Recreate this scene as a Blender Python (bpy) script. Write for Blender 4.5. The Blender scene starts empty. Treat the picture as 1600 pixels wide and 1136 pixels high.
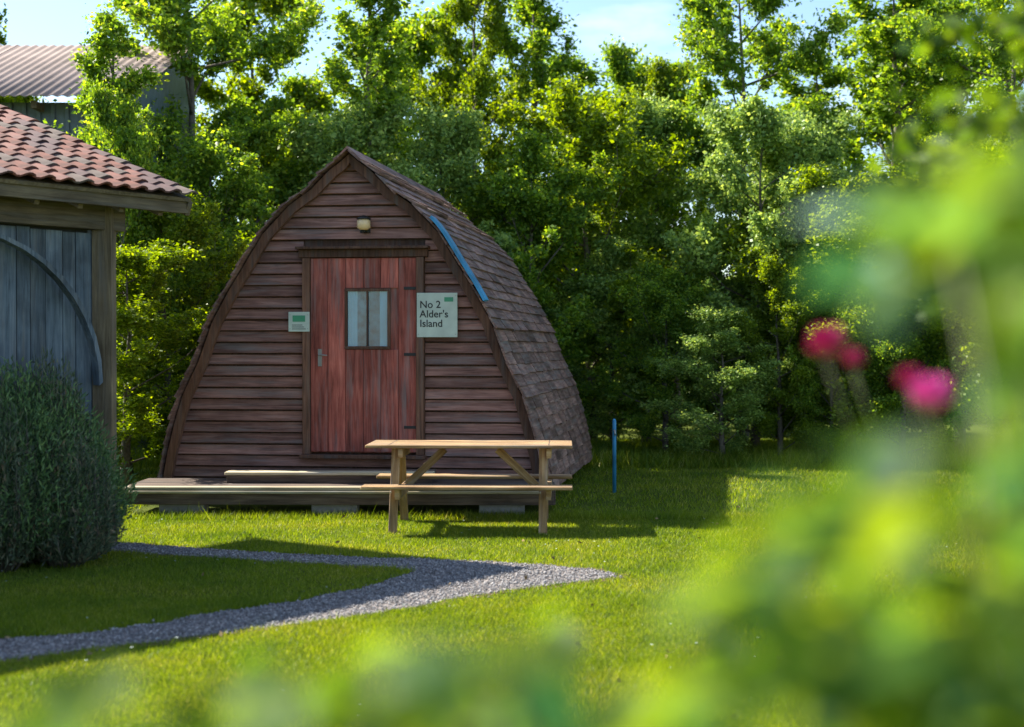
import bpy, bmesh, math, random
import numpy as np
from mathutils import Vector, Matrix, Euler
R = math.radians
random.seed(7); RNG = np.random.default_rng(7)
S = bpy.context.scene
COL = S.collection

# ------------------------------------------------------------ camera, sky, sun, exposure
F, HZ, CH = 2400.0, 540.0, 1.65           # focal length in photo pixels, horizon row, eye height
cam = bpy.data.objects.new('camera', bpy.data.cameras.new('camera')); COL.objects.link(cam)
S.camera = cam
cam.data.sensor_width = 36; cam.data.lens = 36 * F / 1600
cam.location = (0, 0, CH); cam.rotation_euler = (R(90) - math.atan((568 - HZ) / F), 0, 0)
cam.data.clip_start = 0.02; cam.data.clip_end = 2000
cam.data.dof.use_dof = True; cam.data.dof.focus_distance = 15.2; cam.data.dof.aperture_fstop = 1.7
SUN = Vector((-0.858, 0.514, 0)).normalized(); EL = R(42)
W = bpy.data.worlds.new('World'); S.world = W; W.use_nodes = True
nt = W.node_tree; nt.nodes.clear()
def N(nt, t, **k):
    n = nt.nodes.new(t)
    for a, v in k.items():
        if a in ('loc',): continue
        setattr(n, a, v)
    return n
sky = N(nt, 'ShaderNodeTexSky', sky_type='NISHITA', sun_disc=False, sun_elevation=EL,
        sun_rotation=math.atan2(SUN.x, SUN.y), air_density=1.0, dust_density=.4, ozone_density=3.0)
tc = N(nt, 'ShaderNodeTexCoord')
mp = N(nt, 'ShaderNodeMapping'); mp.inputs['Scale'].default_value = (1, 1, 2.6); mp.inputs['Location'].default_value = (0.35, 0.1, 0.2)
nz = N(nt, 'ShaderNodeTexNoise'); nz.inputs['Scale'].default_value = 3.2; nz.inputs['Detail'].default_value = 7; nz.inputs['Roughness'].default_value = .55
rp = N(nt, 'ShaderNodeValToRGB'); rp.color_ramp.elements[0].position = .54; rp.color_ramp.elements[1].position = .72
mx = N(nt, 'ShaderNodeMix', data_type='RGBA'); mx.inputs['B'].default_value = (6.2, 6.4, 6.7, 1)
bg = N(nt, 'ShaderNodeBackground'); bg.inputs['Strength'].default_value = 0.085
wo = N(nt, 'ShaderNodeOutputWorld')
L = nt.links.new
L(tc.outputs['Generated'], mp.inputs['Vector']); L(mp.outputs[0], nz.inputs['Vector']); L(nz.outputs['Fac'], rp.inputs['Fac'])
L(rp.outputs['Color'], mx.inputs['Factor']); L(sky.outputs[0], mx.inputs['A']); L(mx.outputs['Result'], bg.inputs['Color']); L(bg.outputs[0], wo.inputs[0])
sd = bpy.data.lights.new('sun', 'SUN'); sd.energy = 5.0; sd.angle = R(.53); sd.color = (1, .94, .83)
so = bpy.data.objects.new('sun', sd); COL.objects.link(so)
dvec = Vector((SUN.x * math.cos(EL), SUN.y * math.cos(EL), math.sin(EL)))
so.rotation_euler = dvec.to_track_quat('Z', 'Y').to_euler(); so.location = (-20, 12, 20)
S.view_settings.view_transform = 'Standard'; S.view_settings.look = 'None'
S.view_settings.exposure = 1.5; S.view_settings.gamma = 1
S.render.engine = 'CYCLES'
S.cycles.max_bounces = 7; S.cycles.transparent_max_bounces = 8; S.cycles.use_denoising = True

# ------------------------------------------------------------ helpers
def at(px, py, Y):   # photo pixel at depth Y -> world point
    return Vector(((px - 800) * Y / F, Y, CH + (HZ - py) * Y / F))
def gp(px, py):
    Y = F * CH / (py - HZ); return ((px - 800) * Y / F, Y)
def me(name, v, f, mat=None, smooth=False):
    m = bpy.data.meshes.new(name); m.from_pydata([tuple(x) for x in v], [], f); m.update()
    if mat: m.materials.append(mat)
    if smooth: m.polygons.foreach_set('use_smooth', [True] * len(m.polygons))
    return m
def link(name, m, parent=None, mat=None, M=None, label=None):
    o = bpy.data.objects.new(name, m); COL.objects.link(o)
    if parent: o.parent = parent
    if mat is not None and len(m.materials) == 0: m.materials.append(mat)
    if M is not None: o.matrix_local = M
    if label: o['label'] = label
    return o
def empty(name, loc, rz, label, cat, group=None):
    o = bpy.data.objects.new(name, None); COL.objects.link(o); o.location = loc; o.rotation_euler = (0, 0, rz)
    o.empty_display_size = .1; return tag(o, label, cat, group)
def tag(o, label, cat, group=None):
    o['label'] = label; o['category'] = cat
    if group: o['group'] = group
    return o
def kind(o, k): o['kind'] = k; return o
def T(x, y, z, rx=0, ry=0, rz=0, s=(1, 1, 1)):
    return Matrix.Translation((x, y, z)) @ Euler((rx, ry, rz)).to_matrix().to_4x4() @ Matrix.Diagonal((*s, 1))
def boxmesh(sx, sy, sz, bev=.004, mat=None, name='box'):   # centred
    bm = bmesh.new(); bmesh.ops.create_cube(bm, size=1)
    for v in bm.verts: v.co = (v.co.x * sx, v.co.y * sy, v.co.z * sz)
    if bev: bmesh.ops.bevel(bm, geom=list(bm.edges), offset=bev, segments=1, affect='EDGES')
    m = bpy.data.meshes.new(name); bm.to_mesh(m); bm.free()
    if mat: m.materials.append(mat)
    return m
def box(name, x0, x1, y0, y1, z0, z1, mat, parent=None, bev=.004, label=None, rot=None):
    m = boxmesh(x1 - x0, y1 - y0, z1 - z0, bev, mat, name)
    M = Matrix.Translation(((x0 + x1) / 2, (y0 + y1) / 2, (z0 + z1) / 2))
    if rot is not None: M = M @ Euler(rot).to_matrix().to_4x4()
    return link(name, m, parent, None, M, label)
def beam(name, a, b, w, h, mat, parent=None, up=(0, 0, 1)):
    a, b = Vector(a), Vector(b); d = b - a; z = Vector(up); x = d.normalized()
    y = z.cross(x).normalized(); z = x.cross(y)
    m = boxmesh(d.length, w, h, .003, mat, name)
    M = Matrix((x, y, z)).transposed().to_4x4(); M.translation = (a + b) / 2
    return link(name, m, parent, None, M)
def tube_data(pts, rad, n=7):
    V, Fc = [], []
    pts = [Vector(p) for p in pts]
    for i, p in enumerate(pts):
        d = (pts[min(i + 1, len(pts) - 1)] - pts[max(i - 1, 0)]).normalized()
        a = d.cross(Vector((0, 0, 1)) if abs(d.z) < .9 else Vector((1, 0, 0))).normalized(); b = d.cross(a)
        for k in range(n):
            t = 2 * math.pi * k / n; V.append(p + (a * math.cos(t) + b * math.sin(t)) * rad[i])
    for i in range(len(pts) - 1):
        for k in range(n):
            k2 = (k + 1) % n; Fc.append((i * n + k, i * n + k2, (i + 1) * n + k2, (i + 1) * n + k))
    Fc.append(tuple(range(n))[::-1]); Fc.append(tuple((len(pts) - 1) * n + k for k in range(n)))
    return V, Fc
class MB:
    def __init__(s): s.v = []; s.f = []
    def add(s, V, Fc):
        o = len(s.v); s.v += [tuple(x) for x in V]; s.f += [tuple(i + o for i in f) for f in Fc]
    def tube(s, pts, rad, n=7): s.add(*tube_data(pts, rad, n))
    def build(s, name, mat, parent=None, smooth=True, M=None):
        return link(name, me(name, s.v, s.f, mat, smooth), parent, M=M)
def quads_mesh(name, Q, mat):        # Q: (n,k,3) polygons
    n, k, _ = Q.shape
    m = bpy.data.meshes.new(name); m.vertices.add(n * k); m.loops.add(n * k); m.polygons.add(n)
    m.vertices.foreach_set('co', Q.astype(np.float32).ravel())
    m.loops.foreach_set('vertex_index', np.arange(n * k, dtype=np.int32))
    m.polygons.foreach_set('loop_start', np.arange(n, dtype=np.int32) * k)
    m.polygons.foreach_set('loop_total', np.full(n, k, dtype=np.int32))
    m.update(calc_edges=True); m.materials.append(mat); return m

# ------------------------------------------------------------ materials
def mat_new(name):
    m = bpy.data.materials.new(name); m.use_nodes = True
    nt = m.node_tree; p = nt.nodes['Principled BSDF']; return m, nt, p
def ramp(nt, cols):
    r = N(nt, 'ShaderNodeValToRGB'); e = r.color_ramp.elements
    while len(e) < len(cols): e.new(.5)
    for i, (pos, c) in enumerate(cols): e[i].position = pos; e[i].color = (*c, 1)
    return r
def wood(name, dark, mid, light, axis=0, rough=.75, grain=14, moss=None, bump=.35, stain=.5):
    m, nt, p = mat_new(name); L = nt.links.new
    tc = N(nt, 'ShaderNodeTexCoord'); oi = N(nt, 'ShaderNodeObjectInfo')
    ad = N(nt, 'ShaderNodeVectorMath', operation='MULTIPLY_ADD')
    cb = N(nt, 'ShaderNodeCombineXYZ')
    ml = N(nt, 'ShaderNodeMath', operation='MULTIPLY'); ml.inputs[1].default_value = 37
    L(oi.outputs['Random'], ml.inputs[0])
    for i in range(3): L(ml.outputs[0], cb.inputs[i])
    ad.inputs[1].default_value = (1, 1, 1); L(tc.outputs['Object'], ad.inputs[0]); L(cb.outputs[0], ad.inputs[2])
    mp = N(nt, 'ShaderNodeMapping'); sc = [grain] * 3; sc[axis] = grain * .07; mp.inputs['Scale'].default_value = sc
    L(ad.outputs[0], mp.inputs['Vector'])
    n1 = N(nt, 'ShaderNodeTexNoise'); n1.inputs['Scale'].default_value = 2.2; n1.inputs['Detail'].default_value = 8; n1.inputs['Roughness'].default_value = .65; n1.inputs['Distortion'].default_value = .6
    L(mp.outputs[0], n1.inputs['Vector'])
    r1 = ramp(nt, [(.3, dark), (.5, mid), (.72, light)]); L(n1.outputs['Fac'], r1.inputs['Fac'])
    n2 = N(nt, 'ShaderNodeTexNoise'); n2.inputs['Scale'].default_value = 2.3; n2.inputs['Detail'].default_value = 5
    L(ad.outputs[0], n2.inputs['Vector'])
    r2 = ramp(nt, [(.33, (.42, .40, .38)), (.5, (.95, .95, .95)), (.68, (1.45, 1.4, 1.35))]); L(n2.outputs['Fac'], r2.inputs['Fac'])
    mm = N(nt, 'ShaderNodeMix', data_type='RGBA', blend_type='MULTIPLY'); mm.inputs['Factor'].default_value = stain
    L(r1.outputs[0], mm.inputs['A']); L(r2.outputs[0], mm.inputs['B'])
    hv = N(nt, 'ShaderNodeHueSaturation'); mr = N(nt, 'ShaderNodeMapRange'); mr.inputs['To Min'].default_value = .68; mr.inputs['To Max'].default_value = 1.28
    L(oi.outputs['Random'], mr.inputs['Value']); L(mr.outputs[0], hv.inputs['Value']); L(mm.outputs['Result'], hv.inputs['Color'])
    out = hv.outputs[0]
    n4 = N(nt, 'ShaderNodeTexNoise'); n4.inputs['Scale'].default_value = 1.0; n4.inputs['Detail'].default_value = 8; n4.inputs['Roughness'].default_value = .7
    L(mp.outputs[0], n4.inputs['Vector']); r4 = ramp(nt, [(.5, (0, 0, 0)), (.75, (.85, .85, .85))]); L(n4.outputs['Fac'], r4.inputs['Fac'])
    gm = N(nt, 'ShaderNodeMix', data_type='RGBA'); gv = sum(mid) / 3 * 1.35; gm.inputs['B'].default_value = (gv, gv * .96, gv * .92, 1)
    L(r4.outputs[0], gm.inputs['Factor']); L(out, gm.inputs['A']); out = gm.outputs['Result']
    if moss:
        n3 = N(nt, 'ShaderNodeTexNoise'); n3.inputs['Scale'].default_value = 5; n3.inputs['Detail'].default_value = 7
        L(ad.outputs[0], n3.inputs['Vector']); r3 = ramp(nt, [(.47, (0, 0, 0)), (.66, (1, 1, 1))]); L(n3.outputs['Fac'], r3.inputs['Fac'])
        mo = N(nt, 'ShaderNodeMix', data_type='RGBA'); mo.inputs['B'].default_value = (*moss, 1)
        L(r3.outputs[0], mo.inputs['Factor']); L(out, mo.inputs['A']); out = mo.outputs['Result']
    L(out, p.inputs['Base Color']); p.inputs['Roughness'].default_value = rough
    p.inputs['Specular IOR Level'].default_value = .3
    bp = N(nt, 'ShaderNodeBump'); bp.inputs['Strength'].default_value = bump; bp.inputs['Distance'].default_value = .004
    L(n1.outputs['Fac'], bp.inputs['Height']); L(bp.outputs[0], p.inputs['Normal'])
    return m
def plain(name, c, rough=.6, metal=0, var=.25, scale=9):
    m, nt, p = mat_new(name); L = nt.links.new
    tc = N(nt, 'ShaderNodeTexCoord'); n = N(nt, 'ShaderNodeTexNoise'); n.inputs['Scale'].default_value = scale; n.inputs['Detail'].default_value = 6
    L(tc.outputs['Object'], n.inputs['Vector'])
    r = ramp(nt, [(.3, tuple(x * (1 - var) for x in c)), (.7, tuple(min(1, x * (1 + var)) for x in c))])
    L(n.outputs['Fac'], r.inputs['Fac']); L(r.outputs[0], p.inputs['Base Color'])
    p.inputs['Roughness'].default_value = rough; p.inputs['Metallic'].default_value = metal
    return m
def leafmat(name, cols, trans=.55, rough=.45, tcol=None, gloss=.25):
    m, nt, p = mat_new(name); L = nt.links.new
    g = N(nt, 'ShaderNodeNewGeometry'); r = ramp(nt, cols); L(g.outputs['Random Per Island'], r.inputs['Fac'])
    L(r.outputs[0], p.inputs['Base Color']); p.inputs['Roughness'].default_value = rough; p.inputs['Specular IOR Level'].default_value = gloss
    hs = N(nt, 'ShaderNodeHueSaturation'); hs.inputs['Hue'].default_value = .475; hs.inputs['Saturation'].default_value = 1.15; hs.inputs['Value'].default_value = 1.7
    L(r.outputs[0], hs.inputs['Color'])
    t = N(nt, 'ShaderNodeBsdfTranslucent'); L(hs.outputs[0], t.inputs['Color'])
    mx = N(nt, 'ShaderNodeMixShader'); mx.inputs[0].default_value = trans
    L(p.outputs[0], mx.inputs[1]); L(t.outputs[0], mx.inputs[2])
    L(mx.outputs[0], nt.nodes['Material Output'].inputs['Surface']); return m
M_BOARD = wood('brown stained boards', (.10, .048, .036), (.24, .118, .09), (.38, .21, .165), 0)
M_BOARDV = wood('red brown door boards', (.14, .036, .026), (.34, .088, .064), (.50, .17, .125), 2)
M_FRAME = wood('dark brown frame timber', (.055, .027, .017), (.13, .062, .038), (.21, .11, .07), 2)
M_SHING = wood('weathered grey brown shingles', (.095, .048, .038), (.225, .125, .10), (.38, .245, .20), 1, rough=.75, stain=.9)
M_GBOARD = wood('dark green brown boards', (.014, .020, .012), (.035, .045, .026), (.06, .072, .045), 0, moss=(.06, .05, .03))
M_GDOOR = wood('grey green door boards', (.03, .036, .026), (.065, .075, .052), (.11, .12, .09), 2)
M_GSHING = wood('mossy shingles', (.045, .05, .025), (.11, .12, .06), (.22, .23, .14), 1, rough=.6)
M_DECK = wood('brown deck timber', (.05, .032, .025), (.11, .075, .055), (.19, .14, .10), 0)
M_SUNEDGE = wood('sunlit deck edge timber', (.26, .21, .13), (.42, .35, .22), (.6, .52, .34), 0, stain=.3)  # deck timber with sunlight on the board edges put into the colour
M_TABLE = wood('orange brown table timber', (.15, .075, .035), (.33, .20, .085), (.52, .36, .19), 0, stain=.75, bump=.8)
M_TABLE2 = wood('pale yellow green table timber', (.24, .25, .13), (.38, .39, .2), (.52, .52, .32), 0, stain=.4)
M_BARN = wood('blue grey weathered barn boards', (.04, .055, .07), (.085, .11, .14), (.15, .185, .22), 2, stain=.8)
M_BEAM = wood('old tan beam timber', (.07, .052, .03), (.14, .105, .065), (.24, .19, .12), 0)
M_TILE = plain('red clay tile', (.13, .04, .024), .85, var=.6, scale=7)
M_SHEET = plain('weathered fibre cement sheet', (.30, .225, .195), .9, var=.28, scale=1.4)
M_STEEL = plain('blue grey steel cladding', (.10, .14, .18), .5, var=.2)
M_BLOCK = plain('grey concrete block', (.3, .29, .28), .95, var=.2, scale=20)
M_BLUE = plain('mottled bright blue', (.03, .22, .42), .5, var=.45, scale=4)
M_WHITE = plain('white sign board', (.50, .58, .50), .6, var=.16, scale=5)
M_BLACK = plain('black paint', (.015, .015, .015), .5, var=.1)
M_GREEN = plain('green sign paint', (.06, .3, .16), .5, var=.1)
M_METAL = plain('dull metal', (.35, .34, .32), .35, metal=.9, var=.1)
M_CURT = plain('pale blue curtain', (.12, .36, .50), .9, var=.12, scale=5)
M_DARK = plain('dark interior', (.02, .02, .022), .9)
def glassm(name, c, rough=.06):
    m, nt, p = mat_new(name); p.inputs['Base Color'].default_value = (*c, 1); p.inputs['Roughness'].default_value = rough
    p.inputs['Coat Weight'].default_value = .5; return m
M_GLASS_B = glassm('blue tinted window glass', (.02, .085, .13))
def clear(name):
    m, nt, p = mat_new(name); L = nt.links.new
    t = N(nt, 'ShaderNodeBsdfTransparent'); g = N(nt, 'ShaderNodeBsdfGlossy'); g.inputs['Roughness'].default_value = .03
    x = N(nt, 'ShaderNodeMixShader'); x.inputs[0].default_value = .05; L(t.outputs[0], x.inputs[1]); L(g.outputs[0], x.inputs[2])
    L(x.outputs[0], nt.nodes['Material Output'].inputs['Surface']); return m
M_GLASS = clear('clear window glass')
M_BLIND = plain('deep blue window blind', (.03, .13, .20), .8, var=.5, scale=12)
def lampm(name, c, e):
    m, nt, p = mat_new(name); p.inputs['Base Color'].default_value = (*c, 1); p.inputs['Emission Color'].default_value = (*c, 1); p.inputs['Emission Strength'].default_value = e
    p.inputs['Roughness'].default_value = .3; return m
M_LAMP1 = lampm('amber lamp glass', (.85, .6, .32), .0)
M_LAMP2 = lampm('white lamp glass', (.95, .93, .8), .7)
M_LEAF1 = leafmat('mid green leaves', [(0, (0.062, 0.124, 0.021)), (.5, (0.143, 0.263, 0.040)), (.85, (0.243, 0.382, 0.055)), (1, (0.396, 0.477, 0.074))])
M_LEAF2 = leafmat('yellow green leaves', [(0, (0.075, 0.130, 0.017)), (.5, (0.149, 0.244, 0.023)), (1, (0.267, 0.356, 0.049))])
M_LEAF3 = leafmat('dark cool leaves', [(0, (0.090, 0.169, 0.042)), (.5, (0.213, 0.337, 0.084)), (1, (0.418, 0.547, 0.134))], trans=.38)
M_LEAF4 = leafmat('teal shrub leaves', [(0, (0.055, 0.109, 0.044)), (.5, (0.101, 0.189, 0.074)), (1, (0.204, 0.303, 0.109))], trans=.25)
M_LEAFD = leafmat('grey green shrub tips', [(0, (0.043, 0.058, 0.040)), (.4, (0.072, 0.109, 0.066)), (.8, (0.143, 0.178, 0.106)), (1, (0.229, 0.166, 0.106))], trans=.3)
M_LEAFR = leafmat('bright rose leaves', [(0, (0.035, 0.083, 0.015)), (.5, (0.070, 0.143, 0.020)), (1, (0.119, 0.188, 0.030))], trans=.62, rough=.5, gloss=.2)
M_BARK = plain('grey brown bark', (.13, .11, .09), .95, var=.4, scale=14)
M_STEM = plain('green brown stem', (.12, .13, .05), .6, var=.3, scale=20)
M_PETAL = plain('magenta rose petal', (.55, .02, .17), .5, var=.4, scale=30)
M_PETAL2 = plain('bright pink rose petal', (.85, .12, .45), .5, var=.3, scale=30)
def groundm():
    m, nt, p = mat_new('lawn soil and turf'); L = nt.links.new
    tc = N(nt, 'ShaderNodeTexCoord'); n = N(nt, 'ShaderNodeTexNoise'); n.inputs['Scale'].default_value = .9; n.inputs['Detail'].default_value = 9; n.inputs['Roughness'].default_value = .7
    L(tc.outputs['Object'], n.inputs['Vector'])
    r = ramp(nt, [(.3, (.05, .07, .01)), (.55, (.09, .115, .014)), (.75, (.14, .155, .025))]); L(n.outputs['Fac'], r.inputs['Fac']); L(r.outputs[0], p.inputs['Base Color'])
    p.inputs['Roughness'].default_value = 1; p.inputs['Specular IOR Level'].default_value = .1
    n2 = N(nt, 'ShaderNodeTexNoise'); n2.inputs['Scale'].default_value = 60; n2.inputs['Detail'].default_value = 3; L(tc.outputs['Object'], n2.inputs['Vector'])
    b = N(nt, 'ShaderNodeBump'); b.inputs['Strength'].default_value = .8; b.inputs['Distance'].default_value = .03; L(n2.outputs['Fac'], b.inputs['Height']); L(b.outputs[0], p.inputs['Normal'])
    return m
def gravelm():
    m, nt, p = mat_new('grey gravel'); L = nt.links.new
    tc = N(nt, 'ShaderNodeTexCoord'); v = N(nt, 'ShaderNodeTexVoronoi'); v.inputs['Scale'].default_value = 55; L(tc.outputs['Object'], v.inputs['Vector'])
    bw = N(nt, 'ShaderNodeSeparateColor'); L(v.outputs['Color'], bw.inputs[0])
    r = ramp(nt, [(0, (.08, .07, .065)), (.5, (.17, .145, .135)), (1, (.30, .26, .24))]); L(bw.outputs[0], r.inputs['Fac']); L(r.outputs[0], p.inputs['Base Color']); p.inputs['Roughness'].default_value = .95
    b = N(nt, 'ShaderNodeBump'); b.invert = True; b.inputs['Strength'].default_value = 1; b.inputs['Distance'].default_value = .012; L(v.outputs['Distance'], b.inputs['Height']); L(b.outputs[0], p.inputs['Normal'])
    return m
def stonem():
    m, nt, p = mat_new('gravel stone'); L = nt.links.new
    g = N(nt, 'ShaderNodeNewGeometry'); r = ramp(nt, [(0, (.09, .08, .075)), (.5, (.20, .195, .20)), (1, (.42, .39, .37))]); L(g.outputs['Random Per Island'], r.inputs['Fac']); L(r.outputs[0], p.inputs['Base Color']); p.inputs['Roughness'].default_value = .85
    return m
M_GRASS = leafmat('lawn grass blades', [(0, (.065, .11, .010)), (.5, (.14, .21, .018)), (.85, (.21, .28, .03)), (1, (.36, .36, .10))], trans=.5, rough=.5, gloss=.3)

_nt = M_GRASS.node_tree; _p = _nt.nodes['Principled BSDF']; _tc = N(_nt, 'ShaderNodeTexCoord'); _n = N(_nt, 'ShaderNodeTexNoise'); _n.inputs['Scale'].default_value = 1.1; _n.inputs['Detail'].default_value = 6
_r = ramp(_nt, [(.32, (.55, .72, .6)), (.5, (.95, 1.0, .9)), (.68, (1.25, 1.12, 1.3))]); _m = N(_nt, 'ShaderNodeMix', data_type='RGBA', blend_type='MULTIPLY'); _m.inputs['Factor'].default_value = 1
_src = [l for l in _nt.links if l.to_node == _p and l.to_socket.name == 'Base Color'][0].from_socket
_nt.links.new(_tc.outputs['Object'], _n.inputs['Vector']); _nt.links.new(_n.outputs['Fac'], _r.inputs['Fac']); _nt.links.new(_src, _m.inputs['A']); _nt.links.new(_r.outputs[0], _m.inputs['B'])
_nt.links.new(_m.outputs['Result'], _p.inputs['Base Color'])
for _l in [l for l in _nt.links if l.to_node.type == 'HUE_SAT' and l.to_socket.name == 'Color']: _nt.links.new(_m.outputs['Result'], _l.to_socket)

# ------------------------------------------------------------ ground, path
n = 60
gx = np.linspace(-1, 1, n); gx = np.sign(gx) * np.abs(gx) ** 3 * 400; V = []; Fc = []
for j in range(n):
    for i in range(n):
        V.append((gx[i], gx[j] + 15, 0))
for j in range(n - 1):
    for i in range(n - 1): a = j * n + i; Fc.append((a, a + 1, a + n + 1, a + n))
kind(link('ground', me('ground', V, Fc, groundm())), 'structure')
OUT = [(-300, 1075), (0, 1035), (200, 1010), (400, 985), (560, 965), (700, 940), (850, 917), (950, 905), (962, 900), (930, 893), (800, 881), (560, 872), (400, 864), (250, 854), (190, 850), (0, 842), (-200, 836)]
INN = [(-300, 1035), (0, 1002), (170, 988), (330, 960), (470, 940), (570, 918), (625, 902), (640, 897), (642, 894), (630, 891), (600, 888), (520, 884), (400, 877), (250, 868), (190, 863), (0, 855), (-200, 848)]
def smoothline(P, k=6):
    P = [np.array(gp(*p)) for p in P]; out = []
    for i in range(len(P) - 1):
        p0, p1, p2, p3 = P[max(i - 1, 0)], P[i], P[i + 1], P[min(i + 2, len(P) - 1)]
        for j in range(k):
            t = j / k; out.append(.5 * ((2 * p1) + (-p0 + p2) * t + (2 * p0 - 5 * p1 + 4 * p2 - p3) * t * t + (-p0 + 3 * p1 - 3 * p2 + p3) * t ** 3))
    out.append(P[-1]); return np.array(out)
so_, si_ = smoothline(OUT), smoothline(INN)
rr = np.random.default_rng(3)
so_ += rr.normal(0, .018, so_.shape); si_ += rr.normal(0, .018, si_.shape)
V = [(x, y, .006) for x, y in so_] + [(x, y, .006) for x, y in si_]; k = len(so_)
kind(link('gravel_path', me('gravel_path', V, [(i, i + 1, k + i + 1, k + i) for i in range(k - 1)], gravelm())), 'structure')
def offs(P, d):
    t = np.gradient(P, axis=0); t /= np.linalg.norm(t, axis=1)[:, None]; nn_ = np.stack([-t[:, 1], t[:, 0]], 1); return P + nn_ * d[:, None]
_a, _b = offs(so_, -rr.uniform(.02, .10, k)), offs(si_, rr.uniform(.0, .07, k))
V = [(x, y, .003) for x, y in _a] + [(x, y, .003) for x, y in _b]
kind(link('soil_edge', me('soil_edge', V, [(i, i + 1, k + i + 1, k + i) for i in range(k - 1)], plain('brown soil', (.13, .075, .045), 1, var=.5, scale=30))), 'structure')
poly = np.concatenate([so_, si_[::-1]])
def inpoly(P, poly):
    x, y = P[:, 0], P[:, 1]; c = np.zeros(len(P), bool); j = len(poly) - 1
    for i in range(len(poly)):
        xi, yi = poly[i]; xj, yj = poly[j]
        if yi != yj: c ^= ((yi > y) != (yj > y)) & (x < (xj - xi) * (y - yi) / (yj - yi) + xi)
        j = i
    return c
# loose stones
ns = 26000
P = np.stack([rr.uniform(-4.6, 1.3, ns * 4), rr.uniform(7.2, 13.4, ns * 4)], 1); P = P[inpoly(P, poly)][:ns]; P[::9] += rr.normal(0, .10, P[::9].shape)
ico = np.array([(1, 0, 0), (-1, 0, 0), (0, 1, 0), (0, -1, 0), (0, 0, 1), (0, 0, -1)], float); icf = np.array([(0, 2, 4), (2, 1, 4), (1, 3, 4), (3, 0, 4), (2, 0, 5), (1, 2, 5), (3, 1, 5), (0, 3, 5)])
s = rr.uniform(.004, .011, (len(P), 1, 1)) * np.where(rr.uniform(size=(len(P), 1, 1)) > .93, 1.7, 1); A = rr.uniform(0, 6.28, len(P)); B = ico[None] * s * rr.uniform(.6, 1.2, (len(P), 6, 3)); B[..., 2] *= .7
ca, sa = np.cos(A)[:, None], np.sin(A)[:, None]; B = np.stack([B[..., 0] * ca - B[..., 1] * sa, B[..., 0] * sa + B[..., 1] * ca, B[..., 2] + .010], -1); B[..., :2] += P[:, None]
vv = B.reshape(-1, 3); ff = (icf[None] + 6 * np.arange(len(P))[:, None, None]).reshape(-1, 3)
m = bpy.data.meshes.new('gravel'); nf = len(ff); m.vertices.add(len(vv)); m.loops.add(nf * 3); m.polygons.add(nf)
m.vertices.foreach_set('co', vv.astype(np.float32).ravel()); m.loops.foreach_set('vertex_index', ff.astype(np.int32).ravel())
m.polygons.foreach_set('loop_start', np.arange(nf, dtype=np.int32) * 3); m.polygons.foreach_set('loop_total', np.full(nf, 3, np.int32)); m.update(calc_edges=True); m.materials.append(stonem())
tag(kind(link('gravel', m), 'stuff'), 'loose grey gravel lying on the curved path', 'gravel')

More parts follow.
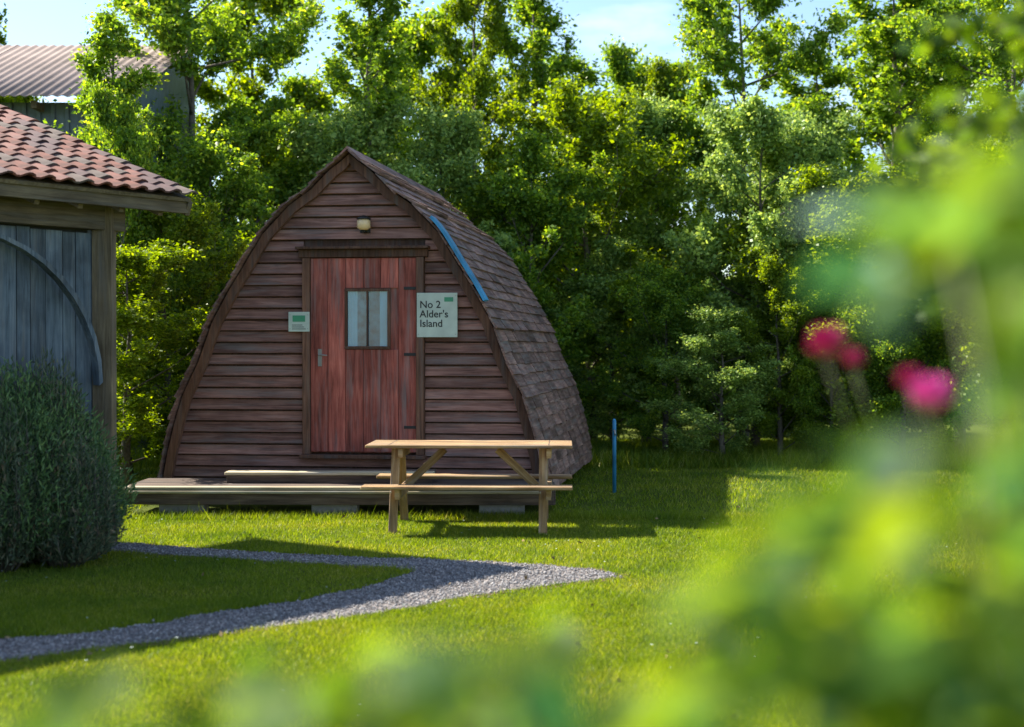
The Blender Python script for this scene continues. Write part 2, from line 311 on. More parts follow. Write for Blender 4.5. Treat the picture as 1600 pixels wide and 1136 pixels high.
# ------------------------------------------------------------ camping pods
TH = R(-8)
PROF = [(240, 0), (252, 14), (265, 32), (295, 62), (320, 98), (365, 141), (415, 172), (450, 194), (500, 222), (565, 246), (618, 272), (660, 285), (708, 297), (745, 304), (768, 306)]
def make_pod(loc, Y, wscale, mats, label, group, length=5.2, doorpx=(480, 650), cpx=545, blue=False, lampmat=None, glassmat=None, curtain=False, ncol=9, lamppx=568):
    MBd, MDr, MFr, MSh = mats
    k = Y / F
    root = empty('camping_pod', loc, TH, label, 'camping pod', group)
    prof = [(hw * k * wscale, CH + (HZ - py) * k) for py, hw in PROF]      # (half width, z)
    def halfw(z):
        for (w0, z0), (w1, z1) in zip(prof, prof[1:]):
            if z1 <= z <= z0: return w0 + (w1 - w0) * (z0 - z) / (z0 - z1)
        return prof[-1][0] if z < prof[-1][1] else 0
    zf = CH + (HZ - 708) * k; ztop = prof[0][1]
    # dark core behind the boards (floor, back wall, shell)
    inner = [(w - .05, z) for w, z in prof if w > .08]
    ring = [(w, z) for w, z in inner] ; ring = [(-w, z) for w, z in ring[::-1]] + ring
    nR = len(ring); V = [(x, .16, z) for x, z in ring] + [(x, length - .05, z) for x, z in ring]
    link('shell', me('shell', V, [tuple(range(nR))[::-1], tuple(range(nR, 2 * nR))] + [(i, (i + 1) % nR, nR + (i + 1) % nR, nR + i) for i in range(nR)], MFr), root)
    dx0, dx1 = [(p - cpx) * k * wscale for p in doorpx]; dzt = CH + (HZ - 402) * k; dzb = zf
    # horizontal lapped boards of the front
    bh = .118; z = prof[-1][1] + .005
    def board(x0, x1, x0t, x1t, z0, z1):
        y0, y1 = .135, .105
        V = [(x0, .152, z0), (x1, .152, z0), (x1t, .152, z1), (x0t, .152, z1), (x0, y1, z0 + .006), (x1, y1, z0 + .006), (x1t, y0, z1), (x0t, y0, z1)]
        link('front_board', me('front_board', V, [(0, 1, 2, 3), (4, 7, 6, 5), (0, 4, 5, 1), (1, 5, 6, 2), (2, 6, 7, 3), (3, 7, 4, 0)], MBd), root)
    while z < ztop - .1:
        z1 = z + bh - .012 + random.uniform(-.004, .004); w0, w1 = halfw(z) - .015, max(halfw(z1) - .015, .01)
        if z1 > dzb - .01 and z < dzt + .09:
            if -w0 < dx0 - .1: board(-w0, dx0 - .085, -w1, dx0 - .085, z, z1)
            if w0 > dx1 + .1: board(dx1 + .085, w0, dx1 + .085, w1, z, z1)
        else: board(-w0, w0, -w1, w1, z, z1)
        z += bh
    # verge ribs following the curve
    for sgn in (-1, 1):
        for i in range(len(prof) - 1):
            pass
        mb = MB(); pts = [(sgn * (w), z) for w, z in prof]
        V = []
        for i, (x, z) in enumerate(pts):
            a = Vector((pts[max(i - 1, 0)][0], pts[max(i - 1, 0)][1])); b = Vector((pts[min(i + 1, len(pts) - 1)][0], pts[min(i + 1, len(pts) - 1)][1]))
            d = (b - a).normalized(); nrm = Vector((-d.y, d.x)) * sgn
            if i == 0: nrm = Vector((0, 1))
            for (o, y) in ((.0, .03), (.0, .10), (-.09, .10), (-.09, .03)):
                V.append((x + nrm.x * o, y, z + nrm.y * o))
        Fc = [(i * 4 + a, i * 4 + (a + 1) % 4, (i + 1) * 4 + (a + 1) % 4, (i + 1) * 4 + a) for i in range(len(pts) - 1) for a in range(4)] + [(0, 1, 2, 3)]
        link('verge_board', me('verge_board', V, Fc, MFr), root)
    # shingle courses
    arc = [(0, 0)]
    fine = []
    for (w0, z0), (w1, z1) in zip(prof, prof[1:]):
        for t in range(8): fine.append((w0 + (w1 - w0) * t / 8, z0 + (z1 - z0) * t / 8))
    fine.append(prof[-1]); cum = [0]
    for a, b in zip(fine, fine[1:]): cum.append(cum[-1] + math.dist(a, b))
    def onarc(s):
        for i in range(len(cum) - 1):
            if cum[i + 1] >= s:
                t = (s - cum[i]) / (cum[i + 1] - cum[i]); a, b = fine[i], fine[i + 1]
                return (a[0] + (b[0] - a[0]) * t, a[1] + (b[1] - a[1]) * t), (Vector(b) - Vector(a)).normalized()
        return fine[-1], (Vector(fine[-1]) - Vector(fine[-2])).normalized()
    ncr = 33; ex = cum[-1] / ncr; sw = (length + .1) / ncol
    vars_ = []
    for v in range(4):      # local: x = across slope (down), y = along the pod, z = outwards
        t = random.uniform(.022, .034); q = random.uniform(-.012, .012); hl = ex * 1.0
        V = [(-.01, 0.004, .004), (-.01, sw - .004, .004), (hl + .02 + q, sw - .004, t - .022), (hl + .02 - q, .004, t - .022), (-.01, .004, .012), (-.01, sw - .004, .012), (hl + .02 + q, sw - .004, t + .006), (hl + .02 - q, .004, t + .006)]
        vars_.append(me('shingle', V, [(0, 3, 2, 1), (4, 5, 6, 7), (0, 1, 5, 4), (1, 2, 6, 5), (2, 3, 7, 6), (3, 0, 4, 7)], MSh))
    left = MB()
    for sgn in (1, -1):
        for c in range(ncr):
            (x, z), d = onarc(c * ex + .001)
            dv = Vector((sgn * d.x, 0, d.y)); yv = Vector((0, 1, 0)); nv = Vector((-d.y * sgn, 0, d.x)) if True else None
            if nv.z < 0 or nv.x * sgn < 0: nv = -nv
            for j in range(ncol):
                y = -.05 + j * sw + random.uniform(-.002, .002)
                if j == 0: y += random.uniform(-.055, .03)
                Mx = Matrix((dv, yv, nv)).transposed().to_4x4(); Mx.translation = Vector((sgn * x, y, z)) + nv * random.uniform(.01, .018) + dv * random.uniform(-.008, .008)
                if sgn == -1: Mx = Mx @ Matrix.Rotation(random.uniform(-.02, .02), 4, 'Z')
                mm = vars_[random.randrange(4)]
                if sgn == 1: link('shingle', mm, root, M=Mx)
                else: left.add([Mx @ v.co for v in mm.vertices], [tuple(p.vertices) for p in mm.polygons])
    kind(left.build('shingle_slope', MSh, root, smooth=False), 'stuff')
    for j in range(6):
        y = -.06 + j * length / 6
        V = [(0, 0, .05), (.12, 0, -.07), (.12, 0, -.10), (0, 0, .02), (-.12, 0, -.10), (-.12, 0, -.07)]; V = V + [(a, length / 6 - .004, c) for a, b, c in V]
        link('ridge_cap', me('ridge_cap', V, [(0, 1, 7, 6), (1, 2, 8, 7), (2, 3, 9, 8), (3, 4, 10, 9), (4, 5, 11, 10), (5, 0, 6, 11), (0, 5, 4, 3, 2, 1), (6, 7, 8, 9, 10, 11)], MSh), root, M=T(0, y, ztop + .02))
    # door: frame, boards, window, handle, hinges
    fr = link('door', me('door', [(dx0, .10, dzb), (dx1, .10, dzb), (dx1, .10, dzt), (dx0, .10, dzt), (dx0, .15, dzb), (dx1, .15, dzb), (dx1, .15, dzt), (dx0, .15, dzt)], [(0, 1, 2, 3), (4, 7, 6, 5), (0, 4, 5, 1), (1, 5, 6, 2), (2, 6, 7, 3), (3, 7, 4, 0)], MDr), root)
    wpx = (540, 604); wx0, wx1 = [(p - cpx) * k * wscale for p in wpx]; wz0, wz1 = CH + (HZ - 541) * k, CH + (HZ - 455) * k
    nb = 6; bw = (dx1 - dx0) / nb
    for i in range(nb):
        a, b = dx0 + i * bw + .003, dx0 + (i + 1) * bw - .003
        if b > wx0 - .02 and a < wx1 + .02:
            box('door_board', a, b, .082, .0985, dzb + .01, wz0 - .035, MDr, fr, .002); box('door_board', a, b, .082, .0985, wz1 + .035, dzt - .006, MDr, fr, .002)
        else: box('door_board', a, b, .082, .0985, dzb + .01, dzt - .006, MDr, fr, .002)
    fw = .03
    for (a, b, c, d) in ((wx0 - fw, wx1 + fw, wz1, wz1 + fw), (wx0 - fw, wx1 + fw, wz0 - fw, wz0), (wx0 - fw, wx0, wz0 + .001, wz1 - .001), (wx1, wx1 + fw, wz0 + .001, wz1 - .001)):
        box('window_bar', a, b, .07, .0985, c, d, MFr, fr, .003)
    if curtain:
        V = []; Fc = []
        nn = 28
        for i in range(nn + 1):
            x = wx0 + (wx1 - wx0) * i / nn; yy = .0975 + .0 * i - .004 * (0.5 + .5 * math.sin(i * 1.9)); V += [(x, yy, wz0), (x, yy, wz1)]
        for i in range(nn): Fc.append((2 * i, 2 * i + 2, 2 * i + 3, 2 * i + 1))
        link('curtain', me('curtain', V, Fc, M_CURT), fr)
        box('window_bar', (wx0 + wx1) / 2 - .006, (wx0 + wx1) / 2 + .006, .076, .088, wz0 + .001, wz1 - .001, MFr, fr, .001)
    else:
        box('window_bar', (wx0 + wx1) / 2 - .009, (wx0 + wx1) / 2 + .009, .07, .0875, wz0 + .001, wz1 - .001, MFr, fr, .001)
        for (ca, cb_) in ((wx0, wx0 + (wx1 - wx0) * .24), (wx1 - (wx1 - wx0) * .2, wx1)):
            V = []; Fc = []; nn = 14
            for i in range(nn + 1):
                x = ca + (cb_ - ca) * i / nn; yy = .0965 - .003 * (.5 + .5 * math.sin(i * 1.7)); V += [(x, yy, wz0), (x, yy, wz1)]
            for i in range(nn): Fc.append((2 * i, 2 * i + 2, 2 * i + 3, 2 * i + 1))
            link('curtain', me('curtain', V, Fc, M_CURT), fr)
        V = [(wx0, .0978, wz0), (wx1, .0978, wz0), (wx1, .0978, wz1), (wx0, .0978, wz1)]; link('blind', me('blind', V, [(0, 1, 2, 3)], M_BLIND), fr)
    box('window_pane', wx0, wx1, .0885, .0915, wz0, wz1, glassmat, fr, 0)
    for (a, b, c, d, pn) in ((dx0 - .08, dx0 - .002, dzb - .02, dzt + .0, 'door_jamb'), (dx1 + .002, dx1 + .08, dzb - .02, dzt, 'door_jamb'), (dx0 - .12, dx1 + .12, dzt + .004, dzt + .085, 'door_head')):
        box(pn, a, b, .05, .149, c, d, MFr, root)
    box('door_canopy', dx0 - .14, dx1 + .14, -.01, .149, dzt + .087, dzt + .115, MFr, root)
    box('door_sill', dx0 - .1, dx1 + .1, .0, .149, dzb - .06, dzb - .022, MFr, root)
    hx = dx0 + .09 * max(wscale, .6) + .01; hz = dzb + .98
    box('handle_plate', hx - .02, hx + .02, .074, .0815, hz - .09, hz + .09, M_METAL, fr, .002)
    mb = MB(); mb.tube([(hx, .074, hz + .03), (hx, .03, hz + .03), (hx + .09, .028, hz + .025)], [.009, .009, .007]); mb.build('handle', M_METAL, fr)
    for hzz in (dzb + .25, dzb + 1.0, dzb + 1.68): box('hinge', dx1 - .13, dx1 - .006, .076, .0815, hzz, hzz + .03, M_BLACK, fr, .001)
    # wall lamp
    lx, lz = (lamppx - cpx) * k * wscale, CH + (HZ - 351) * k
    lp = box('wall_lamp', lx - .055, lx + .055, .085, .104, lz - .08, lz + .07, M_BLACK, root)
    ox_, oz_, oy_ = lx, lz, .0945; lx, lz = 0, .005
    mb = MB(); mb.tube([(lx, .03, lz + .055), (lx, .03, lz + .04), (lx, .03, lz - .03), (lx, .03, lz - .055)], [.05, .068, .07, .04], 14); mb.build('lamp_glass', lampmat, lp, M=T(0, -.0945, 0))
    mb = MB(); mb.tube([(lx, .03, lz + .095), (lx, .03, lz + .075), (lx, .03, lz + .056)], [.01, .06, .08], 14); mb.build('lamp_cap', M_BLACK, lp, M=T(0, -.0945, 0))
    mb = MB(); mb.tube([(lx, .085, lz - .055), (lx, .05, lz - .075), (lx, .03, lz - .055)], [.012, .014, .02], 8); mb.build('lamp_bracket', M_BLACK, lp, M=T(0, -.0945, 0))
    # timber bearers under floor
    for xx in (-.62, .62):
        box('bearer', xx * wscale * 2.6 - .06, xx * wscale * 2.6 + .06, .3, length - .2, .08, prof[-1][1] + .03, MFr, root)
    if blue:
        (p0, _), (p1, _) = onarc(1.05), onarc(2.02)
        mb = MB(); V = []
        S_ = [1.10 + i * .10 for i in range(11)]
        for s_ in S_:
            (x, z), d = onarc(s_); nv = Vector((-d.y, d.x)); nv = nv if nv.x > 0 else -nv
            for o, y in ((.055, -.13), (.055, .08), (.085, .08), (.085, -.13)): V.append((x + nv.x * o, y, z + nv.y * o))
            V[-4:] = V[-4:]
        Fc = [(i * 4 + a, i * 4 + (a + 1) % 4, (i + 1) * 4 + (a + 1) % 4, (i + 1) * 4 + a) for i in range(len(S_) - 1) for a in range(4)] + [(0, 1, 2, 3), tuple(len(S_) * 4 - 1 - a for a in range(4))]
        link('verge_strip', me('verge_strip', V, Fc, M_BLUE), root, label='bright blue strip along the upper right roof edge')  # bright blue colour on a raised strip along the roof edge
    return root, k

Y1, Y2 = 15.8, 15.5
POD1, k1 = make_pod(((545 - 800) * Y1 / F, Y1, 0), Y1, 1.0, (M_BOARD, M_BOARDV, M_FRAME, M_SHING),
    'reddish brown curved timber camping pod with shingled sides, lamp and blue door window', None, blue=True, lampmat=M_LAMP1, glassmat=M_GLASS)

# signs on the pod fronts -------------------------------------------------
def text_mesh(s, size):
    c = bpy.data.curves.new('lettering', 'FONT'); c.body = s; c.size = size; c.extrude = .0006; c.align_x = 'LEFT'; c.space_line = .92; c.offset = .0012
    o = bpy.data.objects.new('tmp', c); m = bpy.data.meshes.new_from_object(o); bpy.data.objects.remove(o); m.name = 'lettering'; return m
def sign(pod, k, ws, cx_px, pxs, pys, text, label, green_tab, lsize, cpx=545, board=M_WHITE):
    x0, x1 = [(p - cpx) * k * ws for p in pxs]; z1, z0 = [CH + (HZ - p) * k for p in pys]
    Mx = pod.matrix_basis if False else Matrix.Translation(pod.location) @ Matrix.Rotation(TH, 4, 'Z')
    r = empty('name_sign' if text else 'notice', Mx @ Vector(((x0 + x1) / 2, .045, z0)), TH, label, 'sign')
    w, h = x1 - x0, z1 - z0
    box('sign_board', -w / 2, w / 2, -.004, .008, 0, h, board, r, .002)
    for sx in (-1, 1):
        for zz in (.03, h - .03): box('screw', sx * (w / 2 - .018) - .004, sx * (w / 2 - .018) + .004, -.008, -.0042, zz - .004, zz + .004, M_METAL, r, .001)
    y = h
    if text:
        m = text_mesh(text, lsize); m.materials.append(M_BLACK)
        link('lettering', m, r, M=T(-w / 2 + w * .07, -.0055, h * .66, R(90), 0, 0))
        box('emblem', w * .18, w * .40, -.0062, -.0042, h * .80, h * .90, M_GREEN, r, 0)
    else:
        box('emblem', -w * .3, w * .3, -.0062, -.0042, h * .50, h * .82, M_GREEN, r, 0)
        for q in range(3): box('printed_line', -w * .33, w * (.33 - .08 * q), -.0062, -.0042, h * (.12 + .1 * q), h * (.15 + .1 * q), M_BLACK, r, 0)
    return r
sign(POD1, k1, 1, 0, (652, 716), (458, 527), "No 2\nAlder's\nIsland", 'white name sign reading Island right of the red brown pod door', True, .105)
sign(POD1, k1, 1, 0, (446, 480), (487, 518), '', 'small green and white notice left of the pod door', True, .1, board=M_WHITE)

# decks --------------------------------------------------------------------
def deck(x0, x1, yf, yb, zt, label, mats, blocks, step=None):
    r = empty('timber_deck', ((x0 + x1) / 2, yf, 0), R(-1.0), label, 'deck'); w = (x1 - x0) / 2
    md, me_ = mats
    nb = 7; bw = (yb - yf) / nb
    for i in range(nb):
        box('deck_board', -w, w, i * bw + .004, (i + 1) * bw - .004, zt - .03, zt, me_ if i < 1 else md, r, .005)  # front board takes the paler colour with sunlight painted in
    box('fascia_board', -w, w, .012, .045, zt - .17, zt - .032, md, r)
    box('nosing', -w, w * .985, -.018, .0115, zt - .062, zt - .034, me_, r, .006)  # sunlit edge highlight painted as a paler strip
    for sx in (-1, 1): box('side_board', sx * w - .018, sx * w + .018, .05, yb - yf - .02, zt - .17, zt - .032, md, r)
    for bx in blocks:
        a = bx - (x0 + x1) / 2
        box('support_block', a - .22, a + .22, .10, .32, 0, zt - .172, M_BLOCK, r, .006)
    if step:
        a, b, y0, y1, z = step; a -= (x0 + x1) / 2; b -= (x0 + x1) / 2; hw = (y1 - y0) / 2
        for q in range(2): box('step_board', a, b, y0 + q * hw + .003, y0 + (q + 1) * hw - .004, z - .032, z, me_ if q == 0 else md, r, .006)  # front step board also has the sunlit edge painted in
        box('step_riser', a + .02, b - .02, y0 + .02, y0 + .05, zt + .001, z - .034, md, r)
        for xx in (a + .1, (a + b) / 2, b - .1): box('step_support', xx - .02, xx + .02, y0 + .055, y1, zt + .001, z - .034, md, r)
    return r
deck(-3.75, .40, 14.72, 15.72, .29, 'long low brown timber deck with sunlight painted into its edges in front of the pod', (M_DECK, M_SUNEDGE), (-3.2, -1.72, -.1), (-2.85, -.78, .42, .82, .40))

# picnic tables --------------------------------------------------------------
def picnic(px, Y, ln, rz, mat, label):
    x = (px - 800) * Y / F
    r = empty('picnic_table', (x, Y, 0), rz, label, 'picnic table'); h = .74; hl = ln / 2
    for i in range(5):
        y = -.30 + i * .15
        for sx in (-1, 1):
            for dy in (-.035, .035): box('screw', sx * (hl - .21) - .006, sx * (hl - .21) + .006, y + dy - .006, y + dy + .006, h + .0285, h + .0305, M_METAL, r, 0)
        box('top_board', -hl, hl, y - .069, y + .069, h, h + .028, mat, r, .006)
    for sy in (-1, 1):
        for q in (0, 1):
            y = sy * (.50 + q * .125); box('bench_board', -hl, hl, y - .058, y + .058, .40, .428, mat, r, .006)
    for sx in (-1, 1):
        xx = sx * (hl - .26 if ln > 1.3 else hl - .15)
        for sy in (-1, 1): beam('leg', (xx, sy * .50, -.005), (xx, sy * .20, h - .002), .036, .075, mat, r, up=(1, 0, 0))
        box('bench_bearer', xx + .05 - .022, xx + .05 + .022, -.60, .60, .305, .397, mat, r)
        box('top_bearer', xx + .05 - .022, xx + .05 + .022, -.33, .33, h - .09, h - .003, mat, r)
        beam('brace', (xx - sx * .06, 0, .37), (xx - sx * min(.42, hl * .6), 0, h - .03), .04, .07, mat, r)
    for sx in (-1, 1):
        for sy in (-1, 1):
            xx = sx * (hl - .26); box('bolt', xx - .032, xx - .019, sy * .40 - .008, sy * .40 + .008, .345, .361, M_METAL, r, .002)
    return r
picnic(736, 13.95, 1.84, R(-2), M_TABLE, 'long orange brown picnic table on the grass in front of the pod')

# blue stand post by the pod
p = at(960, 735, 15.9); r = empty('standpipe', ((960 - 800) * 17.2 / F, 17.2, 0), 0, 'slim blue post standing on the grass at the right corner of the pod', 'post')
mb = MB(); mb.tube([(0, 0, 0), (0, 0, .80), (0, 0, .83)], [.022, .022, .012], 12); mb.build('pipe', M_BLUE, r)
mb = MB(); mb.tube([(0, -.02, .70), (0, -.10, .70), (0, -.11, .65)], [.012, .012, .012], 8); mb.build('tap', M_METAL, r)

# ------------------------------------------------------------ barn on the left
cor = Vector((-2.7, 13.0, 2.92)); e = Vector((-.567, -.824, 0)); pd = Vector((-.824, .567, 0)); tp = math.tan(R(20.5))
barn = empty('barn', (-5.2, 12, 0), 0, 'blue grey boarded barn with red clay tiled roof at the left edge', 'barn')
BI = Matrix.Translation((5.2, -12, 0))
up = (pd + Vector((0, 0, tp))).normalized(); nrm = up.cross(e).normalized(); nrm = nrm if nrm.z > 0 else -nrm
tlen, twid = .28, .21; row, colw = .22, .185
V = []; Fc = []
ns_ = 6
for i in range(ns_ + 1):
    u = i / ns_; h = .016 * math.sin(u * 2 * math.pi * 1.0) + .012
    for (q, z) in ((0, 0.018), (tlen, 0)):
        V.append((u * twid, q, h + z)); V.append((u * twid, q, h + z - .016))
for i in range(ns_):
    a = i * 4; Fc += [(a, a + 4, a + 6, a + 2), (a + 1, a + 3, a + 7, a + 5), (a, a + 1, a + 5, a + 4), (a + 2, a + 6, a + 7, a + 3)]
Fc += [(0, 2, 3, 1), (ns_ * 4, ns_ * 4 + 1, ns_ * 4 + 3, ns_ * 4 + 2)]
tm = [me('roof_tile', V, Fc, x) for x in (M_TILE, plain('dark red clay tile', (.075, .032, .03), .75, var=.4, scale=7), plain('orange clay tile', (.16, .048, .028), .7, var=.4, scale=7), plain('lichen grey tile', (.11, .08, .065), .9, var=.4, scale=7))]
for j in range(13):
    for i in range(22):
        Mx = Matrix((e, up, nrm)).transposed().to_4x4(); Mx.translation = cor + e * (i * colw - .02) + up * (j * row - .04) + nrm * random.uniform(.0, .008)
        link('roof_tile', tm[random.choices((0, 1, 2, 3), (5, 3, 2, 2))[0]], barn, M=BI @ Mx @ Matrix.Rotation(random.uniform(-.012, .012), 4, 'Z'))
def pbar(name, pts4, th, off, mat):   # slab from 4 world points
    V = [BI @ p for p in pts4]; n_ = (V[1] - V[0]).cross(V[3] - V[0]).normalized()
    V2 = [v + n_ * off for v in V] + [v + n_ * (off + th) for v in V]
    return link(name, me(name, V2, [(0, 3, 2, 1), (4, 5, 6, 7), (0, 1, 5, 4), (1, 2, 6, 5), (2, 3, 7, 6), (3, 0, 4, 7)], mat), barn)
RL, EL2 = 5.0, 4.6
a0, a1 = cor - nrm * .06, cor + e * EL2 - nrm * .06
pbar('roof_deck', [a0, a1, a1 + up * RL, a0 + up * RL], -.03, 0, M_BEAM)
beam('verge_beam', BI @ (cor - nrm * .12 - e * .0), BI @ (cor + up * RL - nrm * .12), .05, .12, M_BEAM, barn)
beam('eaves_beam', BI @ (cor - nrm * .11 + up * .03), BI @ (cor + e * EL2 - nrm * .11 + up * .03), .04, .12, M_BEAM, barn)
for i in range(11):
    b = cor + e * (.25 + i * .42) - nrm * .17 + up * .05; beam('rafter', BI @ b, BI @ (b + up * 1.1), .05, .09, M_BEAM, barn)
# wall plane under the eaves
wb = cor + pd * .42; wb.z = 0
def wp(t, z, o=0): q = wb + e * t - pd * o; return Vector((q.x, q.y, z))
wtop = 2.92 - .1
t = .72
while t < 5.0:
    w_ = random.choice((.13, .15, .17)); zt_ = wtop - .24 + random.uniform(-.01, .01)
    q = random.uniform(0, .008)
    o = pbar('wall_board', [wp(t, .05), wp(t + w_ - .008, .05), wp(t + w_ - .008, zt_), wp(t, zt_)], .022, q, M_BARN); t += w_
pbar('wall_core', [wp(.75, .0, -.06), wp(5, 0, -.06), wp(5, wtop, -.06), wp(.75, wtop, -.06)], -.04, 0, M_DARK)
beam('corner_post', BI @ wp(.62, 0, .03), BI @ wp(.62, wtop, .03), .16, .16, M_BEAM, barn, up=(1, 0, 0))
beam('wall_plate', BI @ wp(.45, wtop - .12, .03), BI @ wp(5, wtop - .12, .03), .14, .2, M_BEAM, barn)
beam('post', BI @ wp(2.3, 0, .09), BI @ wp(2.3, wtop - .22, .09), .12, .14, M_BEAM, barn, up=(1, 0, 0))
V = []                                                      # curved knee brace
for i in range(11):
    u = i / 10; a = u * math.pi / 2; tt = .72 + 1.35 * (1 - math.cos(a)) ; zz = 1.35 + 1.2 * math.sin(a)
    tt2, zz2 = tt + .035, zz - .025
    for (tq, zq) in ((tt, zz), (tt2, zz2)):
        V += [BI @ wp(tq, zq, .05), BI @ wp(tq, zq, .13)]
Fc = []
for i in range(10):
    a = i * 4; Fc += [(a, a + 4, a + 5, a + 1), (a + 2, a + 3, a + 7, a + 6), (a, a + 2, a + 6, a + 4), (a + 1, a + 5, a + 7, a + 3)]
link('curved_brace', me('curved_brace', V, Fc + [(0, 1, 3, 2), (40, 42, 43, 41)], M_BARN), barn)
pbar('end_wall', [wp(.66, 0, 0), wp(.66, wtop, 0), wp(.66, wtop, 0) + pd * 3.5 + Vector((0, 0, 3.5 * tp)), wp(.66, 0, 0) + pd * 3.5], .05, 0, M_BARN)

# large shed behind with corrugated roof
sh = empty('farm_shed', (-8, 21.5, 0), 0, 'large shed behind the barn with weathered pinkish grey corrugated roof', 'shed')
xr = at(207, 155, 21).x; ze = at(0, 150, 21).z; zr = at(0, 72, 25).z
V = []; Fc = []; nx = 220
for sheet in range(7):
    xa = xr - (sheet + 1) * .95; V = []; Fc = []; nn = 40
    for i in range(nn + 1):
        x = xa + i / nn * .97; c = .011 * math.cos((x) * 2 * math.pi / .146)
        for (y, z) in ((21, ze), (25, zr)): V.append((x + 8, y - 21.5, z + c + .004 * (sheet % 2))); V.append((x + 8, y - 21.5, z + c - .012 + .004 * (sheet % 2)))
    for i in range(nn):
        a = i * 4; Fc += [(a, a + 4, a + 6, a + 2), (a + 1, a + 3, a + 7, a + 5), (a, a + 1, a + 5, a + 4)]
    link('roof_sheet', me('roof_sheet', V, Fc, M_SHEET, True), sh)
box('wall_sheet', -1.6, xr + 7.8, .10, .15, 0, ze - .0, M_STEEL, sh, 0)
for i in range(26):
    x = xr + 7.75 - i * .2; box('wall_rib', x - .03, x + .03, .065, .098, 0, ze - .01, M_STEEL, sh, .006)
gx_ = xr + 7.83; sl_ = (zr - ze) / 4
V = [(q, y, z) for q in (gx_ - .04, gx_) for (y, z) in ((.152, 0), (4.3, 0), (4.3, ze + sl_ * 4.8 - .06), (.152, ze + sl_ * .65 - .06))]
link('gable_wall', me('gable_wall', V, [(0, 1, 2, 3), (4, 7, 6, 5), (0, 4, 5, 1), (1, 5, 6, 2), (2, 6, 7, 3), (3, 7, 4, 0)], M_STEEL), sh)
for i in range(6): b = xr + 7.6 - i * 1.0; box('purlin_end', b - .04, b + .04, -.30, .06, ze - .14, ze - .04, M_BEAM, sh)

# ------------------------------------------------------------ trees
def leaves(cent, rad, n, size, flat=.7, seed=0, elong=1.7, droop=.0):
    g = np.random.default_rng(seed)
    idx = g.integers(0, len(cent), n); d = g.normal(size=(n, 3)); d /= np.linalg.norm(d, axis=1)[:, None]
    rr_ = np.clip(np.abs(g.normal(0, .7, n)) + .1, 0, 1.45)
    P = cent[idx] + d * (rad[idx] * rr_)[:, None] * np.array([1, 1, flat])
    a = g.normal(size=(n, 3)); a[:, 2] = a[:, 2] * .55 - droop; a /= np.linalg.norm(a, axis=1)[:, None]
    b = np.cross(a, g.normal(size=(n, 3))); b /= np.linalg.norm(b, axis=1)[:, None]
    s = (size * g.uniform(.45, 1.5, n))[:, None]
    a = a * s * elong / 2; b = b * s / 2; nn = np.cross(a, b); nn /= np.linalg.norm(nn, axis=1)[:, None]; nn = nn * s * .12
    return np.stack([P - a, P - a * .1 + b + nn, P + a, P - a * .1 - b + nn], 1)
def tree_meshes(seed, H, cr, base, leafn, lsize, mat, columnar=False, sparse=False):
    g = random.Random(seed); tr = MB(); cents = []; rads = []
    pts = [(0, 0, 0)]; x = y = 0
    for i in range(1, 8): x += g.uniform(-.08, .08) * H / 8; y += g.uniform(-.08, .08) * H / 8; pts.append((x, y, H * .95 * i / 7))
    r0 = H * .014 + .03; tr.tube(pts, [r0 * (1 - i / 7.6) for i in range(8)], 8)
    nl = 26 if not sparse else 30
    for l in range(nl):
        u = base + (1 - base) * (l + g.random()) / nl * .97; z = H * u; i = min(int(u * .999 / .95 * 7), 6); tq = u / .95 * 7 - i
        o = Vector(pts[i]).lerp(Vector(pts[min(i + 1, 7)]), min(tq, 1))
        env = math.sin(math.pi * min(1, ((u - base) / (1 - base)) * .82 + .18)) ** .7
        R_ = cr * env * g.uniform(.65, 1.12); az = l * 2.4 + g.uniform(-.5, .5); el = g.uniform(.25, .9) if not sparse else g.uniform(.5, 1.1)
        d = Vector((math.cos(az) * math.cos(el), math.sin(az) * math.cos(el), math.sin(el)))
        p1 = o + d * R_ * .5 + Vector((0, 0, -.03)); p2 = o + d * R_ + Vector((g.uniform(-.1, .1), g.uniform(-.1, .1), R_ * .1))
        rb = max(.008, r0 * .33 * (1 - u * .6)); tr.tube([o, p1, p2], [rb, rb * .6, rb * .2], 5)
        for q in range(7 if not sparse else 5):
            w = g.uniform(.35, 1.0); b0 = o.lerp(p1, w * 2) if w < .5 else p1.lerp(p2, w * 2 - 1)
            dd = (d + Vector((g.uniform(-.9, .9), g.uniform(-.9, .9), g.uniform(-.3, .8)))).normalized(); b1 = b0 + dd * R_ * g.uniform(.25, .5)
            tr.tube([b0, b1], [rb * .4, rb * .12], 4)
            rad = g.uniform(.16, .50) * (0.75 if sparse else 1.0)
            for cc in (b1, b0.lerp(b1, .45)): cents.append(cc); rads.append(rad * g.uniform(.6, 1.1))
    Q = leaves(np.array([tuple(c) for c in cents]), np.array(rads), leafn, lsize, seed=seed, droop=.15)
    return quads_mesh('crown', Q, mat), me('trunk', tr.v, tr.f, M_BARK, True)
VAR = {
 'tall': tree_meshes(11, 9.5, 2.3, .16, 90000, .054, M_LEAF1),
 'tall2': tree_meshes(23, 9.0, 2.0, .12, 80000, .052, M_LEAF2),
 'slim': tree_meshes(31, 9.0, 1.25, .15, 30000, .052, M_LEAF1, sparse=True),
 'bush': tree_meshes(47, 7.0, 2.6, .02, 95000, .053, M_LEAF2),
 'dark': tree_meshes(53, 6.5, 2.3, .02, 90000, .053, M_LEAF3),
 'mid': tree_meshes(61, 6.5, 2.2, .03, 90000, .053, M_LEAF1)}
HB = {'tall': 9.5, 'tall2': 9.0, 'slim': 9.0, 'bush': 7.0, 'dark': 6.5, 'mid': 6.5}
